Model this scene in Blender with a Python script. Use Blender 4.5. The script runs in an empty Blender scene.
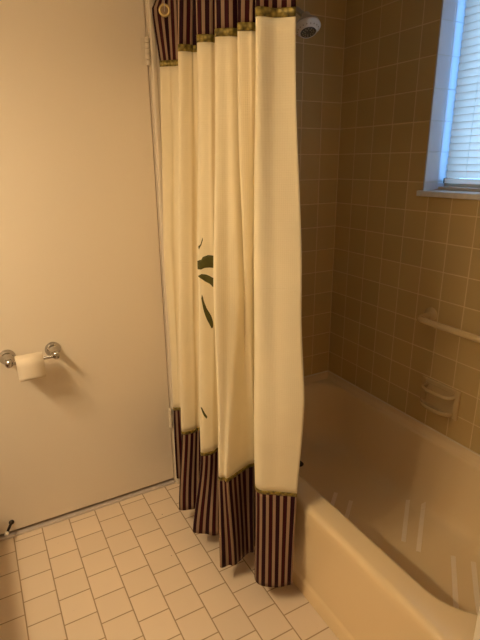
import bpy, bmesh, math, random
from mathutils import Vector, Matrix
C = bpy.context.scene.collection
PI = math.pi
random.seed(4)

# ------------------------------------------------------------------ helpers
def link(o, parent=None):
    C.objects.link(o)
    if parent is not None:
        o.parent = parent
        o.matrix_parent_inverse = parent.matrix_world.inverted()
    return o

def thing(name, label, cat, loc=(0, 0, 0), group=None):
    o = bpy.data.objects.new(name, None)
    o.location = loc
    o.empty_display_size = .05
    C.objects.link(o)
    o.matrix_world = Matrix.Translation(loc)
    o['label'] = label
    o['category'] = cat
    if group:
        o['group'] = group
    return o

def obj(name, bm, mat, parent=None, smooth=False, label=None, bevel=None, angle=35):
    me = bpy.data.meshes.new(name)
    bmesh.ops.recalc_face_normals(bm, faces=bm.faces[:])
    bm.to_mesh(me)
    bm.free()
    for m in (mat if isinstance(mat, (list, tuple)) else [mat]):
        me.materials.append(m)
    if smooth:
        for p in me.polygons:
            p.use_smooth = True
        try:
            me.set_sharp_from_angle(angle=math.radians(angle))
        except Exception:
            pass
    o = bpy.data.objects.new(name, me)
    link(o, parent)
    if bevel:
        b = o.modifiers.new('bevel', 'BEVEL')
        b.width = bevel
        b.segments = 3
        b.limit_method = 'ANGLE'
    if label:
        o['label'] = label
    return o

def struct(o):
    o['kind'] = 'structure'
    return o

def BM():
    return bmesh.new()

def box(bm, a, b):
    x0, y0, z0 = a
    x1, y1, z1 = b
    v = [bm.verts.new(p) for p in ((x0, y0, z0), (x1, y0, z0), (x1, y1, z0), (x0, y1, z0),
                                   (x0, y0, z1), (x1, y0, z1), (x1, y1, z1), (x0, y1, z1))]
    for f in ((0, 3, 2, 1), (4, 5, 6, 7), (0, 1, 5, 4), (1, 2, 6, 5), (2, 3, 7, 6), (3, 0, 4, 7)):
        bm.faces.new([v[i] for i in f])

def frame_of(d):
    d = Vector(d).normalized()
    u = d.cross(Vector((0, 0, 1)) if abs(d.z) < .9 else Vector((1, 0, 0))).normalized()
    return d, u, d.cross(u).normalized()

def lathe(bm, org, axis, prof, n=32, cap=True):
    """prof: list of (distance along axis, radius)"""
    org = Vector(org)
    d, u, w = frame_of(axis)
    rings = []
    for t, r in prof:
        c = org + d * t
        rings.append([bm.verts.new(c + (u * math.cos(2 * PI * k / n) + w * math.sin(2 * PI * k / n)) * max(r, 1e-5)) for k in range(n)])
    for a, b in zip(rings, rings[1:]):
        for k in range(n):
            bm.faces.new((a[k], a[(k + 1) % n], b[(k + 1) % n], b[k]))
    if cap:
        bm.faces.new(rings[0][::-1])
        bm.faces.new(rings[-1])

def tube(bm, pts, r, n=14, cap=True):
    pts = [Vector(p) for p in pts]
    rr = r if isinstance(r, (list, tuple)) else [r] * len(pts)
    d0 = (pts[1] - pts[0]).normalized()
    _, u, w = frame_of(d0)
    rings = []
    for i, p in enumerate(pts):
        d = ((pts[min(i + 1, len(pts) - 1)] - pts[max(i - 1, 0)])).normalized()
        u = (u - d * u.dot(d)).normalized()
        w = d.cross(u)
        rings.append([bm.verts.new(p + (u * math.cos(2 * PI * k / n) + w * math.sin(2 * PI * k / n)) * rr[i]) for k in range(n)])
    for a, b in zip(rings, rings[1:]):
        for k in range(n):
            bm.faces.new((a[k], a[(k + 1) % n], b[(k + 1) % n], b[k]))
    if cap:
        bm.faces.new(rings[0][::-1])
        bm.faces.new(rings[-1])

def spline(pts, per=8):
    """Catmull-Rom through the points"""
    P = [Vector(p) for p in pts]
    P = [P[0] * 2 - P[1]] + P + [P[-1] * 2 - P[-2]]
    out = []
    for i in range(1, len(P) - 2):
        for k in range(per):
            t = k / per
            a, b, c, d = P[i - 1:i + 3]
            out.append(.5 * ((2 * b) + (c - a) * t + (2 * a - 5 * b + 4 * c - d) * t * t + (3 * b - a - 3 * c + d) * t ** 3))
    out.append(P[-2])
    return out

# ------------------------------------------------------------------ materials
class NT:
    def __init__(self, name):
        self.m = bpy.data.materials.new(name)
        self.m.use_nodes = True
        self.t = self.m.node_tree
        self.b = self.t.nodes['Principled BSDF']
    def n(self, ty, **kw):
        x = self.t.nodes.new(ty)
        for k, v in kw.items():
            setattr(x, k, v)
        return x
    def l(self, a, b):
        self.t.links.new(a, b)
    def math(self, op, a, b=None, c=None):
        x = self.n('ShaderNodeMath', operation=op)
        for i, v in enumerate((a, b, c)):
            if v is None:
                continue
            if isinstance(v, (int, float)):
                x.inputs[i].default_value = v
            else:
                self.l(v, x.inputs[i])
        return x.outputs[0]
    def mix(self, f, a, b):
        x = self.n('ShaderNodeMix', data_type='RGBA')
        for s, v in ((0, f), (6, a), (7, b)):
            if isinstance(v, (int, float)):
                x.inputs[s].default_value = v
            elif isinstance(v, tuple):
                x.inputs[s].default_value = (*v, 1)
            else:
                self.l(v, x.inputs[s])
        return x.outputs[2]
    def bump(self, h, strength=.3, dist=.001):
        x = self.n('ShaderNodeBump')
        x.inputs['Strength'].default_value = strength
        x.inputs['Distance'].default_value = dist
        self.l(h, x.inputs['Height'])
        self.l(x.outputs[0], self.b.inputs['Normal'])

def plain(name, col, rough=.5, metal=0., spec=None, noise=0., nscale=6., bumps=0., bscale=60., coat=0.):
    k = NT(name)
    k.b.inputs['Roughness'].default_value = rough
    k.b.inputs['Metallic'].default_value = metal
    if spec is not None:
        k.b.inputs['Specular IOR Level'].default_value = spec
    if coat:
        k.b.inputs['Coat Weight'].default_value = coat
        k.b.inputs['Coat Roughness'].default_value = .15
    co = k.n('ShaderNodeTexCoord')
    nz = k.n('ShaderNodeTexNoise')
    nz.inputs['Scale'].default_value = nscale
    nz.inputs['Detail'].default_value = 4
    k.l(co.outputs['Object'], nz.inputs['Vector'])
    lo = tuple(c * (1 - noise) for c in col)
    hi = tuple(min(1, c * (1 + noise)) for c in col)
    k.l(k.mix(nz.outputs['Fac'], lo, hi), k.b.inputs['Base Color'])
    if bumps:
        n2 = k.n('ShaderNodeTexNoise')
        n2.inputs['Scale'].default_value = bscale
        n2.inputs['Detail'].default_value = 3
        k.l(co.outputs['Object'], n2.inputs['Vector'])
        k.bump(n2.outputs['Fac'], bumps, .004)
    return k.m

def tile_mat(name, tile, grout, pitch_u, pitch_v, off_u, off_v, mortar, rough, axis=None, bond=0., var=.06, bump=.5, specks=0.):
    """square ceramic tile laid in world metres; axis None picks the wall direction from the normal"""
    k = NT(name)
    co = k.n('ShaderNodeTexCoord')
    sp = k.n('ShaderNodeSeparateXYZ')
    k.l(co.outputs['Object'], sp.inputs[0])
    if axis is None:
        ge = k.n('ShaderNodeNewGeometry')
        sn = k.n('ShaderNodeSeparateXYZ')
        k.l(ge.outputs['Normal'], sn.inputs[0])
        isx = k.math('GREATER_THAN', k.math('ABSOLUTE', sn.outputs[0]), .7)
        u = k.math('ADD', k.math('MULTIPLY', isx, k.math('SUBTRACT', sp.outputs[1], off_u)),
                   k.math('MULTIPLY', k.math('SUBTRACT', 1., isx), k.math('ADD', sp.outputs[0], .112)))
        v = k.math('SUBTRACT', sp.outputs[2], off_v)
    else:
        u = k.math('SUBTRACT', sp.outputs['XYZ'.index(axis[0])], off_u)
        v = k.math('SUBTRACT', sp.outputs['XYZ'.index(axis[1])], off_v)
    u = k.math('DIVIDE', u, pitch_u)
    v = k.math('DIVIDE', v, pitch_v)
    row = k.math('FLOOR', v)
    if bond:
        u = k.math('ADD', u, k.math('MULTIPLY', k.math('FLOORED_MODULO', row, 2.), bond))
    col = k.math('FLOOR', u)
    du = k.math('MULTIPLY', k.math('PINGPONG', u, .5), pitch_u)
    dv = k.math('MULTIPLY', k.math('PINGPONG', v, .5), pitch_v)
    d = k.math('MINIMUM', du, dv)
    mr = k.n('ShaderNodeMapRange', interpolation_type='SMOOTHSTEP')
    mr.inputs['From Min'].default_value = mortar * .5
    mr.inputs['From Max'].default_value = mortar * 1.1
    k.l(d, mr.inputs['Value'])
    fac = mr.outputs[0]
    cv = k.n('ShaderNodeCombineXYZ')
    k.l(col, cv.inputs[0])
    k.l(row, cv.inputs[1])
    wn = k.n('ShaderNodeTexWhiteNoise')
    k.l(cv.outputs[0], wn.inputs['Vector'])
    lo = tuple(c * (1 - var) for c in tile)
    hi = tuple(min(1, c * (1 + var)) for c in tile)
    base = k.mix(wn.outputs['Value'], lo, hi)
    nz = k.n('ShaderNodeTexNoise')
    nz.inputs['Scale'].default_value = 9
    nz.inputs['Detail'].default_value = 5
    k.l(co.outputs['Object'], nz.inputs['Vector'])
    base = k.mix(k.math('MULTIPLY', nz.outputs['Fac'], .22), base, tuple(c * .78 for c in tile))
    if specks:
        vo = k.n('ShaderNodeTexNoise')
        vo.inputs['Scale'].default_value = 62
        vo.inputs['Detail'].default_value = 1
        k.l(co.outputs['Object'], vo.inputs['Vector'])
        base = k.mix(k.math('MULTIPLY', k.math('GREATER_THAN', vo.outputs['Fac'], specks), .75), base, (.09, .05, .03))
    k.l(k.mix(fac, grout, base), k.b.inputs['Base Color'])
    rr = k.n('ShaderNodeMapRange')
    rr.inputs['To Min'].default_value = .8
    rr.inputs['To Max'].default_value = rough
    k.l(fac, rr.inputs['Value'])
    k.l(rr.outputs[0], k.b.inputs['Roughness'])
    mr2 = k.n('ShaderNodeMapRange', interpolation_type='SMOOTHSTEP')
    mr2.inputs['From Min'].default_value = mortar * .5
    mr2.inputs['From Max'].default_value = mortar * 2.2
    k.l(d, mr2.inputs['Value'])
    k.bump(mr2.outputs[0], bump, .0015)
    return k.m

M = {}
M['wall_tile'] = tile_mat('beige_wall_tile', (.56, .40, .175), (.74, .59, .32), .1100, .1113, -.1061, .3918, .0024, .28)
M['jamb_tile'] = tile_mat('white_jamb_tile', (.62, .60, .62), (.52, .49, .46), .0700, .1113, 0., .3918, .0022, .2, axis='XZ', var=.03)
M['floor_tile'] = tile_mat('cream_floor_tile', (.79, .648, .50), (.38, .26, .155), .1100, .1108, -.0285, -1.628, .0026, .42,
                           axis='YX', bond=.5, var=.045, bump=.35, specks=.80)
M['paint'] = plain('beige_wall_paint', (.70, .62, .52), .55, noise=.03, nscale=2, bumps=.05, bscale=90)
M['door_paint'] = plain('cream_door_paint', (.80, .715, .60), .38, noise=.025, nscale=1.6, bumps=.06, bscale=40)
M['trim_paint'] = plain('cream_trim_paint', (.76, .68, .56), .35, noise=.03, nscale=8)
M['ceiling'] = plain('white_ceiling_paint', (.72, .68, .6), .8, noise=.02)
M['marble'] = plain('pale_marble', (.62, .54, .49), .35, noise=.18, nscale=22)
M['sill'] = plain('white_speckled_marble', (.72, .69, .66), .3, noise=.16, nscale=40)
M['tub'] = plain('beige_tub_enamel', (.78, .61, .37), .2, noise=.02, nscale=3, coat=.25)
M['grip'] = plain('pale_grip_strip', (.86, .73, .57), .75, noise=.05, nscale=60, bumps=.2, bscale=500)
M['caulk'] = plain('cream_caulk', (.80, .70, .54), .6)
M['ceramic'] = plain('beige_glazed_ceramic', (.60, .445, .235), .2, noise=.03, nscale=6, coat=.3)
M['chrome'] = plain('polished_chrome', (.50, .48, .46), .07, 1.)
M['steel'] = plain('dull_steel', (.55, .52, .48), .35, 1.)
M['brass'] = plain('antique_brass', (.60, .46, .20), .35, 1., noise=.15, nscale=60)
M['bronze'] = plain('dark_bronze', (.035, .026, .02), .4, .7)
M['dark'] = plain('dark_rubber', (.03, .025, .02), .55)
M['rubber'] = plain('white_rubber', (.75, .70, .62), .6)
M['white_plastic'] = plain('white_plastic', (.80, .76, .68), .35)
M['grey_plastic'] = plain('grey_plastic', (.46, .40, .31), .4)
M['nozzle'] = plain('dark_grey_nozzle_plate', (.10, .085, .07), .4, noise=.3, nscale=120)
M['paper'] = plain('white_tissue_paper', (.76, .66, .53), .9, noise=.02, nscale=40, bumps=.15, bscale=300)
M['card'] = plain('brown_cardboard', (.36, .25, .15), .85)
M['aluminium'] = plain('bronze_aluminium_frame', (.34, .27, .19), .4, .6)
M['shade'] = plain('bronze_lamp_shade', (.30, .26, .22), .5)
M['track'] = plain('beige_window_track', (.55, .47, .36), .4, .2)
M['tan'] = plain('tan_cloth', (.30, .21, .12), .8)
M['hall'] = plain('dark_hall_paint', (.05, .04, .03), .8)
M['cab'] = plain('oak_cabinet', (.30, .17, .08), .5, noise=.2, nscale=14)
M['leaf'] = plain('printed_olive_leaf', (.075, .07, .010), .85, noise=.45, nscale=45)
M['leaf_light'] = plain('printed_light_leaf', (.17, .15, .04), .85, noise=.3, nscale=45)

def blind_mat():
    k = NT('white_blind_slat')
    k.b.inputs['Base Color'].default_value = (.80, .82, .82, 1)
    k.b.inputs['Roughness'].default_value = .5
    tr = k.n('ShaderNodeBsdfTranslucent')
    tr.inputs['Color'].default_value = (1., .78, .64, 1)
    mx = k.n('ShaderNodeMixShader')
    mx.inputs[0].default_value = .8
    k.l(k.b.outputs[0], mx.inputs[1])
    k.l(tr.outputs[0], mx.inputs[2])
    k.l(mx.outputs[0], k.t.nodes['Material Output'].inputs[0])
    return k.m
M['blind'] = blind_mat()

def glass_mat():
    k = NT('clear_window_glass')
    k.b.inputs['Base Color'].default_value = (.95, .97, 1, 1)
    k.b.inputs['Roughness'].default_value = .02
    k.b.inputs['Transmission Weight'].default_value = 1
    k.b.inputs['IOR'].default_value = 1.02
    return k.m
M['glass'] = glass_mat()

def emit_mat(name, col, s):
    k = NT(name)
    k.b.inputs['Base Color'].default_value = (*col, 1)
    k.b.inputs['Emission Color'].default_value = (*col, 1)
    k.b.inputs['Emission Strength'].default_value = s
    return k.m
WARM = (1., .77, .46)
M['bulb'] = emit_mat('lit_frosted_bulb', WARM, 150.)
M['dome'] = emit_mat('lit_ceiling_dome', WARM, 8.)

def fabric_mat():
    k = NT('cream_waffle_cloth')
    uv = k.n('ShaderNodeUVMap')
    sp = k.n('ShaderNodeSeparateXYZ')
    k.l(uv.outputs[0], sp.inputs[0])
    wu = k.math('SINE', k.math('MULTIPLY', sp.outputs[0], 2 * PI / .0042))
    wv = k.math('SINE', k.math('MULTIPLY', sp.outputs[1], 2 * PI / .0060))
    nz = k.n('ShaderNodeTexNoise')
    nz.inputs['Scale'].default_value = 14
    nz.inputs['Detail'].default_value = 5
    k.l(uv.outputs[0], nz.inputs['Vector'])
    # horizontal folding creases left from the package
    cr = None
    for z in (.62, 1.135, 1.60):
        q = k.math('SUBTRACT', 1., k.math('MINIMUM', 1., k.math('DIVIDE', k.math('ABSOLUTE', k.math('SUBTRACT', sp.outputs[1], z)), .004)))
        cr = q if cr is None else k.math('ADD', cr, q)
    h = k.math('ADD', k.math('ADD', k.math('MULTIPLY', wu, .35), k.math('MULTIPLY', wv, .25)), k.math('MULTIPLY', nz.outputs['Fac'], 2.2))
    h = k.math('ADD', h, k.math('MULTIPLY', cr, 1.7))
    k.bump(h, .2, .0014)
    k.l(k.mix(nz.outputs['Fac'], (.80, .71, .51), (.86, .77, .57)), k.b.inputs['Base Color'])
    k.b.inputs['Roughness'].default_value = .85
    k.b.inputs['Sheen Weight'].default_value = .15
    k.b.inputs['Specular IOR Level'].default_value = .2
    return k.m
M['cloth'] = fabric_mat()

def stripe_mat():
    k = NT('burgundy_navy_tan_striped_cloth')
    uv = k.n('ShaderNodeUVMap')
    sp = k.n('ShaderNodeSeparateXYZ')
    k.l(uv.outputs[0], sp.inputs[0])
    u = k.math('DIVIDE', sp.outputs[0], .0226)
    f = k.math('FRACT', u)
    dark = k.math('GREATER_THAN', f, .43)
    alt = k.math('FLOORED_MODULO', k.math('FLOOR', u), 2.)
    c = k.mix(alt, (.038, .0045, .008), (.022, .0035, .009))
    k.l(k.mix(dark, (.30, .20, .135), c), k.b.inputs['Base Color'])
    k.b.inputs['Roughness'].default_value = .6
    k.b.inputs['Specular IOR Level'].default_value = .12
    k.bump(k.math('SINE', k.math('MULTIPLY', sp.outputs[0], 2 * PI / .003)), .12, .0008)
    return k.m
M['stripe'] = stripe_mat()

def braid_mat():
    k = NT('gold_woven_braid')
    uv = k.n('ShaderNodeUVMap')
    vo = k.n('ShaderNodeTexVoronoi')
    vo.inputs['Scale'].default_value = 95
    k.l(uv.outputs[0], vo.inputs['Vector'])
    k.l(k.mix(vo.outputs['Distance'], (.42, .32, .07), (.05, .037, .01)), k.b.inputs['Base Color'])
    k.b.inputs['Roughness'].default_value = .4
    k.b.inputs['Metallic'].default_value = .35
    k.bump(vo.outputs['Distance'], .8, .002)
    return k.m
M['braid'] = braid_mat()

# ------------------------------------------------------------------ room shell
XL, YF, ZC = -2.42, -2.75, 2.42
DX0, DX1, DZ = -1.738, -.909, 2.045          # door opening

bm = BM(); box(bm, (XL - .1, YF - .1, -.1), (.2, .14, 0)); struct(obj('floor', bm, M['floor_tile']))
bm = BM(); box(bm, (XL - .1, YF - .1, ZC), (.2, .14, ZC + .1)); struct(obj('ceiling', bm, M['ceiling']))

bm = BM()
box(bm, (XL, .012, 0), (DX0, .14, ZC))
box(bm, (DX1, .012, 0), (-.790, .14, ZC))
box(bm, (DX0, .012, DZ), (DX1, .14, ZC))
box(bm, (DX0, .075, 0), (DX1, .14, DZ))  # backing added behind the door, shuts out sky light so the gap stays dark
struct(obj('wall_back', bm, M['paint']))
bm = BM(); box(bm, (-.7895, 0, 0), (.0, .14, ZC)); struct(obj('wall_shower', bm, M['wall_tile']))

WY0, WY1, WZ0, WZ1 = -1.235, -.515, 1.362, 2.12
bm = BM()
box(bm, (0, YF, 0), (.2, WY0, ZC))
box(bm, (0, WY1, 0), (.2, .14, ZC))
box(bm, (0, WY0, 0), (.2, WY1, 1.340))
box(bm, (0, WY0, WZ1), (.2, WY1, ZC))
struct(obj('wall_right', bm, M['wall_tile']))
bm = BM(); box(bm, (XL - .1, YF, 0), (XL, .14, ZC)); struct(obj('wall_left', bm, M['paint']))
bm = BM(); box(bm, (XL, YF - .1, 0), (.2, YF, ZC)); struct(obj('wall_front', bm, M['paint']))
bm = BM(); box(bm, (-.908, -1.64, 0), (-.001, -1.524, ZC)); struct(obj('wall_near', bm, M['trim_paint']))

bm = BM(); box(bm, (-.908, -1.5235, 2.135), (-.001, -.001, ZC - .001)); struct(obj('added_light_block_over_tub', bm, M['paint']))  # unseen drop above the curtain, added to block the ceiling light

# door, hung in its opening, with casing, hinges and marble threshold
bm = BM(); box(bm, (-1.735, .012, .026), (-.912, .047, 2.04))
door = struct(obj('door_1', bm, M['door_paint'], bevel=.002))
for zc in (1.862, .357):
    bm = BM()
    box(bm, (-.935, .0105, zc - .045), (-.916, .0118, zc + .045))
    hp = obj('hinge', bm, M['trim_paint'], door)
    for q in range(5):
        bm = BM()
        z0 = zc - .045 + q * .0182
        lathe(bm, (-.9130, .0000, z0), (0, 0, 1), [(0, .007), (.0006, .0090), (.0160, .0090), (.0168, .007)], 16)
        obj('knuckle', bm, M['trim_paint'], hp, smooth=True)
    bm = BM()
    lathe(bm, (-.9130, .0000, zc + .046), (0, 0, 1), [(0, .004), (.001, .0075), (.004, .0068), (.006, .003)], 16)
    obj('pin_head', bm, M['trim_paint'], hp, smooth=True)

bm = BM()
prof = [(-.9035, .0115), (-.9035, -.004), (-.898, -.0075), (-.886, -.0075), (-.882, -.0045), (-.866, -.0055), (-.862, -.0105), (-.846, -.0105), (-.842, -.006), (-.842, .0115)]
a = [bm.verts.new((x, y, 0.001)) for x, y in prof]
b = [bm.verts.new((x, y, 2.105)) for x, y in prof]
for i in range(len(prof)):
    j = (i + 1) % len(prof)
    bm.faces.new((a[i], a[j], b[j], b[i]))
bm.faces.new(a[::-1]); bm.faces.new(b)
struct(obj('trim_1', bm, M['trim_paint']))
bm = BM(); box(bm, (-1.80, -.004, 2.05), (-.902, .0115, 2.105)); struct(obj('trim_2', bm, M['trim_paint'], bevel=.004))
bm = BM(); box(bm, (-1.735, .002, .0003), (-.912, .074, .010)); struct(obj('trim_3', bm, M['marble'], bevel=.001))
# painted edge of the tiled shower wall
bm = BM(); box(bm, (-.7995, -.003, 0.001), (-.7900, .0115, ZC - .001)); struct(obj('trim_4', bm, M['ceramic'], bevel=.002))

# window: frame, pane, sill in the tiled opening
bm = BM()
fx0, fx1 = .135, .175
box(bm, (fx0, WY0 + .002, WZ0 + .002), (fx1, WY0 + .035, WZ1 - .002))
box(bm, (fx0, WY1 - .028, WZ0 + .002), (fx1, WY1 - .002, WZ1 - .002))
box(bm, (fx0, WY0 + .035, WZ0 + .002), (fx1, WY1 - .028, WZ0 + .03))
box(bm, (fx0, WY0 + .035, WZ1 - .035), (fx1, WY1 - .028, WZ1 - .002))
win = struct(obj('window_1', bm, M['aluminium'], bevel=.002))
bm = BM(); box(bm, (.152, WY0 + .034, WZ0 + .029), (.156, WY1 - .027, WZ1 - .034)); obj('pane', bm, M['glass'], win)
bm = BM()
box(bm, (.128, (WY0 + WY1) / 2 - .015, WZ0 + .028), (.15, (WY0 + WY1) / 2 + .015, WZ1 - .033))
obj('meeting_rail', bm, M['aluminium'], win)
bm = BM(); box(bm, (.078, WY0 + .007, 1.3618), (.126, WY1 - .007, 1.374)); box(bm, (.112, WY0 + .007, 1.374), (.126, WY1 - .007, 1.388)); obj('bottom_track', bm, M['track'], win, bevel=.0015)
bm = BM(); box(bm, (-.014, WY0 - .018, 1.3405), (.199, WY1 + .018, 1.3615)); obj('window_sill', bm, M['sill'], win, bevel=.003)

bm = BM()
box(bm, (-.0012, WY1 - .006, WZ0 + .0005), (.134, WY1 - .0005, WZ1 - .0005))
obj('jamb_tile', bm, M['jamb_tile'], win, label='white glazed tile lining the window side')
bm = BM()
box(bm, (-.0012, WY0 + .0005, WZ0 + .0005), (.134, WY0 + .006, WZ1 - .0005))
obj('jamb_tile', bm, M['jamb_tile'], win, label='white glazed tile lining the window side')
# ------------------------------------------------------------------ blind
bl = thing('window_blind', 'white horizontal slat blind lowered over the bathroom window', 'blind', (.1, (WY0 + WY1) / 2, WZ1))
BY0, BY1 = WY0 + .026, WY1 - .026
bm = BM()
z = 1.421
while z < WZ1 - .04:
    n = 6
    rows = []
    for i in range(n + 1):
        s = i / n - .5
        hgt = s * .0275
        xo = .0972 - s * .0075 + .0028 * (1 - (2 * s) ** 2) * -1
        rows.append([bm.verts.new((xo, y, z + hgt)) for y in (BY0, BY1)])
    for r0, r1 in zip(rows, rows[1:]):
        bm.faces.new((r0[0], r0[1], r1[1], r1[0]))
    z += .0252
so = obj('slat_panel', bm, M['blind'], bl, smooth=True)
md = so.modifiers.new('thick', 'SOLIDIFY'); md.thickness = .0006
bm = BM(); box(bm, (.086, BY0, 1.388), (.106, BY1, 1.406)); obj('bottom_rail', bm, M['blind'], bl, bevel=.003)
bm = BM(); box(bm, (.0855, BY1, 1.3875), (.1065, BY1 + .004, 1.4065)); obj('rail_end_cap', bm, M['dark'], bl, bevel=.001, label='black end cap')
bm = BM(); box(bm, (.080, BY0, WZ1 - .038), (.118, BY1, WZ1 - .003)); obj('head_rail', bm, M['blind'], bl, bevel=.002)
for y in (BY1 - .09, BY0 + .09):
    bm = BM(); tube(bm, [(.0920, y, 1.405), (.0915, y, WZ1 - .03)], .0006, 6)
    obj('ladder_cord', bm, M['white_plastic'], bl)

# ------------------------------------------------------------------ bathtub
tub = thing('bathtub', 'beige built-in bathtub between the tiled walls behind the curtain', 'bathtub', (-.37, -.76, 0))
TX0, TX1, TY0, TY1 = -.7465, -.0015, -1.5225, -.0015
RIM = .365
def rrect(x0, x1, y0, y1, r, nseg=10, ns=14):
    """rounded rectangle, radii r = (far/back, back/near, near/outer, outer/far)"""
    cs = ((x1, y1, r[0], 0), (x0, y1, r[3], 90), (x0, y0, r[2], 180), (x1, y0, r[1], 270))
    arcs = []
    for cx, cy, rr, a0 in cs:
        sx = -1 if cx == x1 else 1
        sy = -1 if cy == y1 else 1
        ox, oy = cx + sx * rr, cy + sy * rr
        arcs.append([(ox + rr * math.cos(math.radians(a0 + 90 * k / nseg)), oy + rr * math.sin(math.radians(a0 + 90 * k / nseg))) for k in range(nseg + 1)])
    out = []
    for i in range(4):
        out += arcs[i]
        p, q = arcs[i][-1], arcs[(i + 1) % 4][0]
        out += [(p[0] + (q[0] - p[0]) * k / ns, p[1] + (q[1] - p[1]) * k / ns) for k in range(1, ns)]
    return out
def oloop(ins, z, lift=False):
    pts = rrect(TX0 + ins, TX1, TY0, TY1, (.004, .004, .006, .006))
    return [(x, y, z) for x, y in pts]
def iloop(o, far, back, near, r, z):
    return [(x, y, z) for x, y in rrect(-.648 + o, -.040 - back, -1.395 + near, -.036 - far, r)]
def capped(loops):
    bm = BM()
    vs = [[bm.verts.new(p) for p in L] for L in loops]
    n = len(vs[0])
    for a, b in zip(vs, vs[1:]):
        for k in range(n):
            bm.faces.new((a[k], a[(k + 1) % n], b[(k + 1) % n], b[k]))
    return bm, vs
R0 = (.15, .15, .17, .15)
def rs(s): return tuple(r * s for r in R0)
loops = [oloop(0, 0.0005), oloop(0, .052), oloop(.0025, .058), oloop(.006, .062), oloop(.007, .07), oloop(.007, .325)]
for k in range(1, 9):
    a = k / 8 * PI / 2
    loops.append(oloop(.007 + .024 * (1 - math.cos(a)), .341 + .024 * math.sin(a)))
# deck, then the rolled inner edge and the basin
mid = [tuple((p + q) / 2 for p, q in zip(A, B)) for A, B in zip(oloop(.034, RIM), iloop(-.012, -.012, -.012, -.012, rs(1.05), RIM))]
loops.append(mid)
for k in range(0, 7):
    a = k / 6 * PI / 2
    o = -.012 + .016 * math.sin(a)
    loops.append(iloop(o, o, o * .6, o, rs(1.02), RIM - .016 * (1 - math.cos(a))))
for o, far, back, near, sr, z in ((.008, .012, .006, .03, 1., .31), (.016, .03, .013, .075, 1., .24), (.024, .047, .022, .115, .95, .17),
                                  (.032, .06, .030, .145, .9, .125), (.042, .074, .040, .165, .85, .097), (.058, .095, .054, .19, .8, .076),
                                  (.078, .12, .072, .215, .75, .066), (.105, .15, .095, .25, .7, .062), (.16, .24, .15, .4, .5, .0605), (.22, .40, .21, .55, .3, .060)):
    loops.append(iloop(o, far, back, near, rs(sr), z))
bm, vs = capped(loops)
bm.faces.new(vs[-1])
obj('tub_shell', bm, M['tub'], tub, smooth=True, angle=50)
# raised flange and caulk line where the tub meets the wall tile
bm = BM()
def cove(p0, p1, inward):
    iv = Vector(inward)
    prof = [(0.0005, RIM - .002), (.034, RIM - .002), (.030, RIM + .0015), (.018, RIM + .006), (.009, RIM + .014), (.0045, RIM + .0255), (.0005, RIM + .0265)]
    A = [bm.verts.new(Vector(p0) + iv * d + Vector((0, 0, z))) for d, z in prof]
    B = [bm.verts.new(Vector(p1) + iv * d + Vector((0, 0, z))) for d, z in prof]
    for i in range(len(prof)):
        j = (i + 1) % len(prof)
        bm.faces.new((A[i], A[j], B[j], B[i]))
    bm.faces.new(A[::-1]); bm.faces.new(B)
cove((0, -.001, 0), (0, -1.523, 0), (-1, 0, 0))
cove((-.001, 0, 0), (-.745, 0, 0), (0, -1, 0))
obj('wall_flange', bm, M['tub'], tub, smooth=True, angle=60)
bm = BM()
tube(bm, [(-.745, -.0042, .3918), (-.0042, -.0042, .3918), ], .0032, 8)
tube(bm, [(-.0042, -.0042, .3918), (-.0042, -1.52, .3918)], .0032, 8)
obj('caulk_line', bm, M['caulk'], tub, smooth=True)
# anti-slip strips on the tub floor
for (x0, y0), (x1, y1) in (((-.105, -.700), (-.295, -.855)), ((-.085, -.765), (-.285, -.920)),
                           ((-.190, -1.000), (-.400, -1.180)), ((-.150, -1.056), (-.360, -1.235)),
                           ((-.312, -.571), (-.470, -.700)), ((-.334, -.496), (-.490, -.625))):
    bm = BM()
    d = Vector((x1 - x0, y1 - y0, 0)); L = d.length; d.normalize()
    nrm = Vector((-d.y, d.x, 0)) * .0085
    nn = 24
    def zfloor(x, y):
        # height of the basin floor near its edges
        e = min(x + .648, -.040 - x)
        tab = ((.0, .2), (.032, .125), (.042, .097), (.056, .076), (.076, .066), (.10, .062), (.2, .060))
        for (a, za), (b, zb) in zip(tab, tab[1:]):
            if e <= b:
                break
        zs = za + (zb - za) * min(max(0, (e - a)) / (b - a), 1)
        e = y + 1.395
        tab = ((.165, .097), (.19, .076), (.215, .066), (.25, .062), (.40, .0605), (.55, .060))
        for (a, za), (b, zb) in zip(tab, tab[1:]):
            if e <= b:
                break
        return max(zs, za + (zb - za) * min(max(0, (e - a)) / (b - a), 1))
    prev = None
    for i in range(nn + 1):
        c = Vector((x0, y0, 0)) + d * L * i / nn
        row = []
        for sgn in (1, -1):
            q = c + nrm * sgn
            zz = zfloor(q.x, q.y)
            row += [bm.verts.new((q.x, q.y, zz + .0016)), bm.verts.new((q.x, q.y, zz - .0015))]
        if prev:
            bm.faces.new((prev[0], row[0], row[2], prev[2]))
            bm.faces.new((prev[1], prev[3], row[3], row[1]))
            bm.faces.new((prev[0], prev[1], row[1], row[0]))
            bm.faces.new((prev[2], row[2], row[3], prev[3]))
        else:
            bm.faces.new((row[0], row[2], row[3], row[1]))
        prev = row
    bm.faces.new((prev[0], prev[1], prev[3], prev[2]))
    obj('grip_strip', bm, M['grip'], tub, label='pale anti-slip strip')
bm = BM(); lathe(bm, (-.352, -.235, .0595), (0, 0, 1), [(0, .024), (.0025, .024), (.004, .021), (.003, .016), (.003, .006)], 28)
dr = obj('drain', bm, M['bronze'], tub, smooth=True, label='dark metal drain')
bm = BM(); lathe(bm, (-.352, -.235, .062), (0, 0, 1), [(0, .005), (.007, .005), (.008, .014), (.011, .014), (.013, .009), (.014, .001)], 24)
obj('stopper', bm, M['bronze'], dr, smooth=True)

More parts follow.
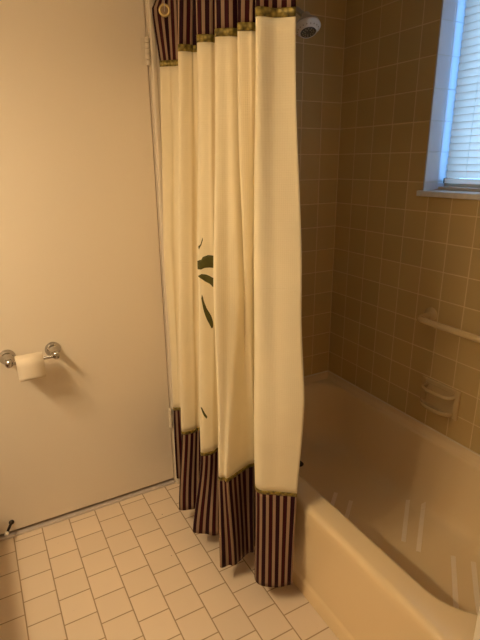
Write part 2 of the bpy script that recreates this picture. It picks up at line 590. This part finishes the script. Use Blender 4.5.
# ------------------------------------------------------------------ shower curtain
# plan of the hanging folds at five heights, from the wall towards the room: apex, flank, valley of each fold
PLAN = {
 2.035: [(-.815, -.014), (-.880, -.034), (-.838, -.072), (-.805, -.150), (-.905, -.295), (-.862, -.320), (-.815, -.355), (-.905, -.428), (-.868, -.462), (-.815, -.462),
        (-.890, -.512), (-.848, -.550), (-.800, -.548), (-.868, -.602), (-.826, -.626), (-.785, -.622), (-.892, -.736), (-.850, -.760), (-.812, -.786)],
 1.99: [(-.815, -.014), (-.900, -.030), (-.838, -.072), (-.805, -.150), (-.908, -.295), (-.862, -.320), (-.815, -.355), (-.905, -.428), (-.868, -.462), (-.815, -.462),
        (-.890, -.512), (-.848, -.550), (-.800, -.548), (-.868, -.602), (-.826, -.626), (-.785, -.622), (-.892, -.736), (-.850, -.760), (-.812, -.786)],
 1.81: [(-.815, -.014), (-.878, -.030), (-.837, -.067), (-.805, -.150), (-.915, -.291), (-.867, -.314), (-.820, -.350), (-.911, -.429), (-.872, -.460), (-.820, -.458),
        (-.895, -.517), (-.851, -.551), (-.803, -.545), (-.871, -.602), (-.828, -.623), (-.785, -.615), (-.893, -.738), (-.852, -.759), (-.811, -.788)],
 1.10: [(-.815, -.014), (-.908, -.032), (-.862, -.064), (-.808, -.150), (-.948, -.280), (-.880, -.300), (-.822, -.350), (-.936, -.430), (-.876, -.455), (-.822, -.458),
        (-.954, -.590), (-.882, -.616), (-.848, -.598), (-.862, -.610), (-.822, -.600), (-.790, -.590), (-.897, -.732), (-.850, -.778), (-.800, -.828)],
 .43: [(-.815, -.014), (-.910, -.048), (-.882, -.072), (-.812, -.150), (-.957, -.250), (-.886, -.268), (-.825, -.330), (-.952, -.426), (-.888, -.440), (-.830, -.462),
       (-.958, -.592), (-.936, -.622), (-.878, -.602), (-.842, -.590), (-.808, -.577), (-.788, -.582), (-.876, -.707), (-.837, -.765), (-.780, -.809)],
 .085: [(-.815, -.014), (-.922, -.065), (-.888, -.092), (-.812, -.155), (-.992, -.268), (-.921, -.309), (-.836, -.352), (-.998, -.420), (-.922, -.489), (-.856, -.492),
       (-.981, -.626), (-.934, -.655), (-.882, -.637), (-.855, -.628), (-.842, -.622), (-.806, -.610), (-.904, -.746), (-.859, -.806), (-.803, -.828)]}
PLAN[.78] = [((a[0] + b[0]) / 2, (a[1] + b[1]) / 2) for a, b in zip(PLAN[.43], PLAN[1.10])]
PLAN[.78][-2:] = [(-.840, -.785), (-.778, -.834)]
ZS = sorted(PLAN)
def catmull(a, b, c, d, t):
    return .5 * ((2 * b) + (c - a) * t + (2 * a - 5 * b + 4 * c - d) * t * t + (3 * b - a - 3 * c + d) * t ** 3)
def ctrl(z):
    """control points of the fold plan at height z"""
    z = min(max(z, ZS[0]), ZS[-1])
    for i in range(len(ZS) - 1):
        if z <= ZS[i + 1]:
            break
    t = (z - ZS[i]) / (ZS[i + 1] - ZS[i])
    t = t * t * (3 - 2 * t) * .5 + t * .5
    A, B = PLAN[ZS[i]], PLAN[ZS[i + 1]]
    P = [(a[0] + (b[0] - a[0]) * t, a[1] + (b[1] - a[1]) * t) for a, b in zip(A, B)]
    out = []
    for i, q in enumerate(P):
        out.append(q)
        if i in FULL:      # each fold is rounded between its apex and its flank
            k, dx, dy = FULL[i]
            n = P[i + 1]
            out.append((q[0] + (n[0] - q[0]) * k + dx, q[1] + (n[1] - q[1]) * k + dy))
    return out
FULL = {1: (.45, .0, -.008), 4: (.5, .006, -.013), 7: (.5, .006, -.013), 10: (.5, .003, -.006), 13: (.5, .005, -.010)}
PER = 9
NS = (len(PLAN[.43]) - 1 + len(FULL)) * PER + 1
def plan_at(z):
    P = ctrl(z)
    P = [(2 * P[0][0] - P[1][0], 2 * P[0][1] - P[1][1])] + P + [(2 * P[-1][0] - P[-2][0], 2 * P[-1][1] - P[-2][1])]
    out = []
    for i in range(1, len(P) - 2):
        for k in range(PER):
            t = k / PER
            out.append(tuple(catmull(P[i - 1][j], P[i][j], P[i + 1][j], P[i + 2][j], t) for j in (0, 1)))
    out.append(P[-2])
    wob = lambda s: .0022 * math.sin(s * .31 + z * 5.1) + .0016 * math.sin(s * .12 - z * 9.)
    return [(x + wob(s), min(y + .6 * wob(s + 40), -.006)) for s, (x, y) in enumerate(out)]
def arcs_at(z):
    p = plan_at(z)
    a = [0.]
    for q, r in zip(p, p[1:]):
        a.append(a[-1] + math.hypot(r[0] - q[0], r[1] - q[1]))
    return a
U_LOW, U_TOP = arcs_at(.22), arcs_at(1.93)
U_MID = [(a + b) / 2 for a, b in zip(U_LOW, U_TOP)]
def surf(s, z):
    """curtain point at path index s (float) and height z"""
    p = plan_at(z)
    s = min(max(s, 0), NS - 1.0001)
    i = int(s); t = s - i
    return (p[i][0] + (p[i + 1][0] - p[i][0]) * t, p[i][1] + (p[i + 1][1] - p[i][1]) * t, z)
EYE = (2.35, 5.6, 9.6, 13.6, 17.6, 21.5)
#CURTAIN_END
cur = thing('shower_curtain', 'cream shower curtain with striped top and hem, drawn back beside the tub', 'shower curtain', (-.86, -.4, 0))
def sheet(name, zs, mat, U, thick=.0014, label=None, off=0.):
    bm = BM()
    uvl = bm.loops.layers.uv.new('UVMap')
    rows = []
    for z in zs:
        p = plan_at(z)
        row = []
        for i, (x, y) in enumerate(p):
            if off:
                a, b = p[max(i - 1, 0)], p[min(i + 1, NS - 1)]
                tx, ty = b[0] - a[0], b[1] - a[1]
                l = math.hypot(tx, ty)
                x, y = x + ty / l * off, y - tx / l * off
            row.append(bm.verts.new((x, y, z)))
        rows.append(row)
    for j in range(len(zs) - 1):
        for i in range(NS - 1):
            f = bm.faces.new((rows[j][i], rows[j][i + 1], rows[j + 1][i + 1], rows[j + 1][i]))
            for lp, (ii, jj) in zip(f.loops, ((i, j), (i + 1, j), (i + 1, j + 1), (i, j + 1))):
                lp[uvl].uv = (U[ii], zs[jj])
    o = obj(name, bm, mat, cur, smooth=True, label=label, angle=80)
    m = o.modifiers.new('thick', 'SOLIDIFY'); m.thickness = thick; m.offset = 0
    return o
def rng(a, b, n): return [a + (b - a) * i / n for i in range(n + 1)]
sheet('striped_valance', rng(1.828, 2.034, 10), M['stripe'], U_TOP, label='burgundy and tan striped top band')
sheet('fabric_panel', rng(.432, 1.814, 46), M['cloth'], U_MID, label='cream waffle cloth')
sheet('striped_hem', rng(.085, .432, 16), M['stripe'], U_LOW, label='burgundy and tan striped bottom band')
sheet('gold_braid', rng(1.809, 1.829, 2), M['braid'], U_TOP, .0036, label='olive gold braid under the top band')
sheet('gold_braid', rng(.426, .440, 2), M['braid'], U_LOW, .0036, label='olive gold braid above the bottom band')

ROD = (-.846, 2.088)
rod = thing('curtain_rod', 'metal rod carrying the striped top of the shower curtain', 'curtain rod', (ROD[0], -.76, ROD[1]))
bm = BM(); tube(bm, [(ROD[0], -.001, ROD[1]), (ROD[0], -1.522, ROD[1])], .0125, 20); obj('rod', bm, M['steel'], rod, smooth=True)
for y, d in ((.0105, -1), (-1.5235, 1)):
    bm = BM(); lathe(bm, (ROD[0], y, ROD[1]), (0, d, 0), [(0, .026), (.006, .026), (.010, .018), (.022, .016)], 24)
    obj('flange', bm, M['steel'], rod, smooth=True)
# brass eyelets on each fold, hung from the rod by wire hooks
GZ = 1.984
pl = plan_at(GZ)
for ci in EYE:
    i = int(round(ci * PER))
    c = Vector((*pl[i], GZ))
    tang = Vector((pl[i + 2][0] - pl[i - 2][0], pl[i + 2][1] - pl[i - 2][1], 0)).normalized()
    nr = Vector((tang.y, -tang.x, 0))
    bm = BM()
    n, m = 28, 10
    u, w = tang, Vector((0, 0, 1))
    rings = []
    for k in range(n):
        a = 2 * PI * k / n
        rd = u * math.cos(a) + w * math.sin(a)
        rings.append([bm.verts.new(c + rd * (.0165 + .0048 * math.cos(2 * PI * q / m)) + nr * .0036 * math.sin(2 * PI * q / m)) for q in range(m)])
    for k in range(n):
        for q in range(m):
            bm.faces.new((rings[k][q], rings[(k + 1) % n][q], rings[(k + 1) % n][(q + 1) % m], rings[k][(q + 1) % m]))
    gr = obj('grommet', bm, M['brass'], cur, smooth=True, label='brass eyelet', angle=80)
    bm = BM(); lathe(bm, c + nr * .0016, nr, [(0, .0125), (.0006, .0125)], 24); obj('eyelet_backing', bm, M['tan'], gr)
    top = Vector((ROD[0], c.y, ROD[1]))
    bm = BM()
    tube(bm, spline([c + nr * .0024 - w * .004, c + nr * .006 + w * .006, c + nr * .004 + w * .025, c + w * .055, (top.x - .010, top.y, top.z - .022), (top.x - .017, top.y, top.z), (top.x, top.y, top.z + .0165), (top.x + .016, top.y, top.z + .002)], 6), .0013, 8)
    obj('hook', bm, M['steel'], gr, smooth=True)
# printed leaves: thin patches lying on the cloth, outlines in (fold position, height)
LEAF = [
 [(9.02, 1.166), (9.389, 1.172), (9.458, 1.180), (9.737, 1.186), (10.782, 1.181), (11.0, 1.180), (11.0, 1.135), (10.678, 1.139), (9.842, 1.144), (9.528, 1.144), (9.389, 1.139), (9.02, 1.139)],
 [(9.12, 1.116), (9.389, 1.124), (9.633, 1.121), (9.946, 1.111), (10.678, 1.100), (10.95, 1.094), (10.95, 1.076), (10.678, 1.074), (10.016, 1.077), (9.807, 1.088), (9.563, 1.097), (9.424, 1.105)],
 [(9.36, 1.055), (9.424, 1.046), (9.493, 1.027), (9.633, 1.002), (9.911, .972), (10.085, .952), (10.12, .938), (10.06, .930), (9.911, .930), (9.702, .955), (9.598, .970), (9.493, .990), (9.389, 1.020), (9.34, 1.040)],
 [(9.20, 1.215), (9.354, 1.222), (9.493, 1.245), (9.50, 1.238), (9.42, 1.222), (9.25, 1.205)],
 [(9.30, .632), (9.40, .629), (9.52, .612), (9.70, .590), (9.66, .582), (9.52, .594), (9.40, .612)]]
def leaf_patch(poly, mat):
    bm = BM()
    s0, s1 = min(p[0] for p in poly) + 1e-4, max(p[0] for p in poly) - 1e-4
    nS, nZ = 22, 4
    rows = []
    for a in range(nS + 1):
        sx = s0 + (s1 - s0) * a / nS
        zsx = []
        for (xa, za), (xb, zb) in zip(poly, poly[1:] + poly[:1]):
            if (xa - sx) * (xb - sx) <= 0 and xa != xb:
                zsx.append(za + (zb - za) * (sx - xa) / (xb - xa))
        z0, z1 = min(zsx), max(zsx)
        row = []
        for b in range(nZ + 1):
            zz = z0 + (z1 - z0) * b / nZ
            p0, p1, p = surf(sx * PER - .5, zz), surf(sx * PER + .5, zz), surf(sx * PER, zz)
            tx, ty = p1[0] - p0[0], p1[1] - p0[1]
            l = math.hypot(tx, ty)
            row.append(bm.verts.new((p[0] + ty / l * .0014, p[1] - tx / l * .0014, zz)))
        rows.append(row)
    for r0, r1 in zip(rows, rows[1:]):
        for b in range(nZ):
            bm.faces.new((r0[b], r1[b], r1[b + 1], r0[b + 1]))
    o = obj('leaf_print', bm, mat, cur, smooth=True, label='dark olive green printed leaf', angle=80)
    md = o.modifiers.new('thick', 'SOLIDIFY'); md.thickness = .0004; md.offset = 0
for q, poly in enumerate(LEAF):
    leaf_patch(poly, M['leaf'])

# ------------------------------------------------------------------ shower head
sh = thing('shower_fixture', 'white shower head on a bent arm high on the tiled end wall', 'shower head', (-.37, 0, 2.04))
bm = BM(); lathe(bm, (-.37, -.0005, 2.045), (0, -1, 0), [(0, .028), (.004, .028), (.010, .020), (.014, .011)], 24); obj('wall_flange', bm, M['grey_plastic'], sh, smooth=True)
bm = BM(); tube(bm, spline([(-.37, -.002, 2.045), (-.37, -.07, 2.043), (-.367, -.14, 2.028), (-.357, -.188, 1.996)], 6), .0105, 16); obj('arm', bm, M['chrome'], sh, smooth=True)
ax = Vector((-.10, -.40, -.91)).normalized()
hc = Vector((-.358, -.215, 1.945))
bm = BM(); lathe(bm, hc - ax * .062, ax, [(0, .006), (.002, .015), (.012, .018), (.022, .015), (.026, .016), (.030, .030), (.040, .0445), (.050, .048)], 36)
obj('dome', bm, M['grey_plastic'], sh, smooth=True, angle=60)
bm = BM(); lathe(bm, hc - ax * .012, ax, [(0, .048), (.004, .0495), (.008, .0485), (.012, .045), (.024, .0335), (.026, .0315), (.024, .029)], 36)
ring = obj('spray_ring', bm, M['white_plastic'], sh, smooth=True)
_, uu, ww = frame_of(ax)
bm = BM()
for k in range(18):
    a = 2 * PI * k / 18
    lathe(bm, hc + ax * .0055 + (uu * math.cos(a) + ww * math.sin(a)) * .0395, ax + (uu * math.cos(a) + ww * math.sin(a)), [(-.002, .0026), (.0014, .0024), (.002, .0012)], 8)
obj('nozzle_ring', bm, M['grey_plastic'], ring)
bm = BM(); lathe(bm, hc + ax * .0105, ax, [(0, .0295), (.002, .0290), (.0035, .027), (.002, .018), (.003, .010), (.0045, .004)], 32); fp = obj('face_plate', bm, M['nozzle'], sh, smooth=True, label='dark nozzle plate')
bm = BM()
for rad, cnt in ((.021, 12), (.013, 7)):
    for k in range(cnt):
        a = 2 * PI * k / cnt
        lathe(bm, hc + ax * .0125 + (uu * math.cos(a) + ww * math.sin(a)) * rad, ax, [(0, .0022), (.0025, .0018), (.003, .0008)], 8)
obj('nozzle', bm, M['grey_plastic'], fp)

# ------------------------------------------------------------------ grab bar
gb = thing('grab_bar', 'beige grab bar fixed across the tiled window wall above the soap dish', 'grab bar', (0, -.9, .872))
bm = BM()
pts = [(-.006, -.623, .880), (-.030, -.622, .877), (-.052, -.622, .874), (-.064, -.626, .8725), (-.070, -.638, .872), (-.0715, -.66, .872)]
pts = spline(pts, 5) + [Vector((-.0715, y / 100, .872)) for y in range(-70, -118, -8)] + [Vector((-.0715, -1.20, .872)), Vector((-.070, -1.222, .872)), Vector((-.060, -1.235, .873)), Vector((-.03, -1.237, .876)), Vector((-.006, -1.237, .880))]
tube(bm, pts, .0135, 18)
obj('bar', bm, M['ceramic'], gb, smooth=True)
for y in (-.623, -1.237):
    bm = BM(); lathe(bm, (-.0004, y, .880), (-1, 0, 0), [(0, .030), (.004, .030), (.007, .027), (.010, .020), (.013, .016)], 32)
    obj('flange', bm, M['ceramic'], gb, smooth=True)

# ------------------------------------------------------------------ soap dish
sd = thing('soap_dish', 'beige ceramic soap dish with a grip bar set in the wall tile', 'soap dish', (0, -.713, .54))
Y0, Y1, Z0, Z1 = -.808, -.624, .484, .613
bm = BM()
# frame with a shallow recess
box(bm, (-.013, Y0, Z0), (-.0004, Y0 + .024, Z1))
box(bm, (-.013, Y1 - .024, Z0), (-.0004, Y1, Z1))
box(bm, (-.013, Y0 + .024, Z1 - .022), (-.0004, Y1 - .024, Z1))
box(bm, (-.013, Y0 + .024, Z0), (-.0004, Y1 - .024, Z0 + .016))
obj('back_plate', bm, M['ceramic'], sd, bevel=.004, smooth=True)
bm = BM()
box(bm, (-.005, Y0 + .022, Z0 + .014), (-.0004, Y1 - .022, Z1 - .020))
obj('recess', bm, M['ceramic'], sd)
bm = BM()
# projecting tray: half-oval lip with hollow
n = 24
yc, hw = (Y0 + Y1) / 2, .078
loopsv = []
for (dep, zz, sc) in ((.0, .492, 1.), (.040, .492, .86), (.052, .499, .95), (.056, .513, 1.), (.053, .517, .99), (.047, .512, .94), (.040, .503, .86), (.004, .501, .86)):
    row = []
    for k in range(n + 1):
        a = PI * k / n
        row.append(bm.verts.new((-.004 - dep * (math.sin(a) ** .6), yc - hw * sc * math.cos(a), zz)))
    loopsv.append(row)
for a, b in zip(loopsv, loopsv[1:]):
    for k in range(n):
        bm.faces.new((a[k], a[k + 1], b[k + 1], b[k]))
bmesh.ops.remove_doubles(bm, verts=bm.verts[:], dist=1e-5)
obj('tray', bm, M['ceramic'], sd, smooth=True, angle=60)
bm = BM()
tube(bm, spline([(-.006, Y0 + .022, .582), (-.030, Y0 + .026, .580), (-.042, Y0 + .045, .578), (-.044, yc, .577), (-.042, Y1 - .045, .578), (-.030, Y1 - .026, .580), (-.006, Y1 - .022, .582)], 6), .0085, 14)
obj('grip_bar', bm, M['ceramic'], sd, smooth=True)

# ------------------------------------------------------------------ toilet paper holder and roll
tp = thing('toilet_paper_holder', 'chrome two-post toilet paper holder mounted on the cream door', 'toilet paper holder', (-1.455, .012, .785))
for x in (-1.537, -1.374):
    bm = BM()
    lathe(bm, (x, .0116, .789), (0, -1, 0), [(0, .0295), (.003, .0300), (.006, .0285), (.0085, .0255), (.012, .0250), (.016, .0215), (.024, .0150), (.034, .0115), (.046, .0100), (.058, .0100)], 36)
    po = obj('post', bm, M['chrome'], tp, smooth=True, angle=50)
    bm = BM()
    lathe(bm, (x, -.066, .789), (0, 0, -1), [(-.014, .002), (-.013, .008), (-.008, .0125), (0, .0140), (.008, .0125), (.013, .008), (.014, .002)], 24)
    obj('end_knob', bm, M['chrome'], po, smooth=True)
bm = BM(); tube(bm, [(-1.528, -.066, .787), (-1.383, -.066, .787)], .0062, 16); obj('roller', bm, M['chrome'], tp, smooth=True)

RC = Vector((-1.468, -.068, .7765)); RR = .0365; RW = .093
ro = thing('toilet_paper_roll', 'white toilet paper roll hanging on the chrome holder', 'toilet paper', tuple(RC))
bm = BM()
n = 48
prof = [(-RW / 2, .0205), (-RW / 2, RR - .001), (-RW / 2 + .001, RR), (RW / 2 - .001, RR), (RW / 2, RR - .001), (RW / 2, .0205), (-RW / 2, .0205)]
lathe(bm, RC, (1, 0, 0), prof, n, cap=False)
bmesh.ops.remove_doubles(bm, verts=bm.verts[:], dist=1e-6)
obj('paper', bm, M['paper'], ro, smooth=True)
bm = BM(); lathe(bm, RC, (1, 0, 0), [(-RW / 2 + .001, .0203), (RW / 2 - .001, .0203), (RW / 2 - .001, .0193), (-RW / 2 + .001, .0193), (-RW / 2 + .001, .0203)], 36, cap=False)
obj('core', bm, M['card'], ro, smooth=True, label='brown cardboard core')
bm = BM()
rows = []
for k in range(11):
    if k < 6:
        a = math.radians(70 - 14 * k)
        y, zz = RC.y - (RR + .0012) * math.cos(a), RC.z + (RR + .0012) * math.sin(a)
    else:
        y, zz = RC.y - RR - .0012 - .0006 * (k - 5) , RC.z - .0095 * (k - 5)
    rows.append([bm.verts.new((RC.x + dx, y, zz + (.004 * (dx / RW) if k == 10 else 0))) for dx in (-RW / 2 + .0005, 0, RW / 2 - .0005)])
for a, b in zip(rows, rows[1:]):
    for k in range(2):
        bm.faces.new((a[k], a[k + 1], b[k + 1], b[k]))
o = obj('loose_sheet', bm, M['paper'], ro, smooth=True, angle=60)
md = o.modifiers.new('thick', 'SOLIDIFY'); md.thickness = .0006

# ------------------------------------------------------------------ door stop
ds = thing('door_stop', 'dark door stop with a white rubber tip low on the cream door', 'door stop', (-1.624, .012, .078))
P0, P1 = Vector((-1.626, .0116, .070)), Vector((-1.653, -.052, .062))
dv = (P1 - P0).normalized()
bm = BM(); lathe(bm, P0, (0, -1, 0), [(0, .0105), (.003, .0105), (.006, .008), (.009, .005)], 20); obj('base', bm, M['bronze'], ds, smooth=True)
bm = BM()
hel = []
_, uu, ww = frame_of(dv)
for k in range(120):
    a = k * .55
    hel.append(P0 + dv * (.007 + .046 * k / 119) + (uu * math.cos(a) + ww * math.sin(a)) * .0042)
tube(bm, hel, .0013, 6); tube(bm, [P0 + dv * .006, P0 + dv * .053], .0036, 10)
obj('spring', bm, M['bronze'], ds, smooth=True)
bm = BM(); lathe(bm, P0 + dv * .052, dv, [(0, .005), (.002, .0072), (.012, .0078), (.016, .006), (.017, .002)], 18); obj('tip', bm, M['rubber'], ds, smooth=True, label='white rubber tip')

# ------------------------------------------------------------------ room lamps and added vanity (left of the frame)
vl = thing('vanity_light', 'vanity light bar with three shades opening downward on the left wall', 'wall lamp', (XL, -.93, 2.06))
bm = BM(); box(bm, (XL + .001, -1.24, 2.05), (XL + .03, -.62, 2.13)); obj('back_plate', bm, M['chrome'], vl, bevel=.006)
for y in (-1.15, -.93, -.71):
    bm = BM(); tube(bm, spline([(XL + .03, y, 2.09), (XL + .07, y, 2.10), (XL + .098, y, 2.09), (XL + .10, y, 2.07)], 5), .008, 12)
    obj('arm', bm, M['chrome'], vl, smooth=True)
    bm = BM(); lathe(bm, (XL + .10, y, 2.075), (0, 0, -1), [(0, .012), (.004, .024), (.03, .040), (.07, .062), (.0705, .0605), (.031, .0385), (.0055, .0225)], 32)
    sk = obj('shade', bm, M['shade'], vl, smooth=True)
    bm = BM(); lathe(bm, (XL + .10, y, 2.012), (0, 0, -1), [(0, .0560), (.001, .0565), (.0035, .052), (.005, .03), (.0055, .002)], 32)
    obj('diffuser', bm, M['bulb'], sk, smooth=True)
cl = thing('ceiling_light', 'small lit dome light on the bathroom ceiling', 'ceiling lamp', (-1.3, -1.1, ZC))
bm = BM(); lathe(bm, (-1.3, -1.1, ZC - .001), (0, 0, -1), [(0, .13), (.02, .13), (.025, .12)], 40); obj('rim', bm, M['steel'], cl, smooth=True)
bm = BM(); lathe(bm, (-1.3, -1.1, ZC - .0265), (0, 0, -1), [(0, .118), (.02, .112), (.04, .09), (.052, .05), (.056, .002)], 40); obj('dome', bm, M['dome'], cl, smooth=True)

va = thing('added_vanity_cabinet', 'unseen oak vanity cabinet with a pale counter, added to shade the floor', 'cabinet', (-2.15, -.75, 0))  # out of view, added so its counter edge shades the floor
bm = BM(); box(bm, (XL + .001, -1.55, .09), (-1.975, -.06, .79)); box(bm, (XL + .001, -1.53, .001), (-2.03, -.08, .09)); obj('body', bm, M['cab'], va, bevel=.003)
bm = BM(); box(bm, (XL + .001, -1.57, .7905), (-1.915, -.04, .825)); obj('counter', bm, M['sill'], va, bevel=.006)
for y0 in (-1.53, -1.04, -.55):
    bm = BM(); box(bm, (-1.9748, y0, .12), (-1.957, y0 + .47, .76)); dd = obj('door', bm, M['cab'], va, bevel=.004)
    bm = BM(); lathe(bm, (-1.957, y0 + .42, .66), (1, 0, 0), [(0, .006), (.012, .006), (.016, .014), (.022, .012), (.024, .003)], 20); obj('knob', bm, M['chrome'], dd, smooth=True)

# ------------------------------------------------------------------ daylight
w = bpy.data.worlds.new('daylight')
bpy.context.scene.world = w
w.use_nodes = True
bg = w.node_tree.nodes['Background']
bg.inputs[0].default_value = (.18, .49, 1., 1)
bg.inputs[1].default_value = 4.0

# ------------------------------------------------------------------ camera
cam = bpy.data.cameras.new('camera')
cam.sensor_fit = 'VERTICAL'
cam.sensor_height = 24
cam.lens = 484.265 / 640 * 24
cam.clip_start = .02
co = bpy.data.objects.new('camera', cam)
co.location = (-1.57827, -1.89276, 1.47842)
co.rotation_euler = (1.254278, .0109577, -.5038604)
C.objects.link(co)
sc = bpy.context.scene
sc.camera = co
vs = sc.view_settings
vs.view_transform = 'Standard'
vs.look = 'None'
vs.gamma = 1
vs.use_curve_mapping = False
vs.exposure = .8
sc.cycles.max_bounces = 10
sc.cycles.diffuse_bounces = 6
sc.cycles.sample_clamp_indirect = 6
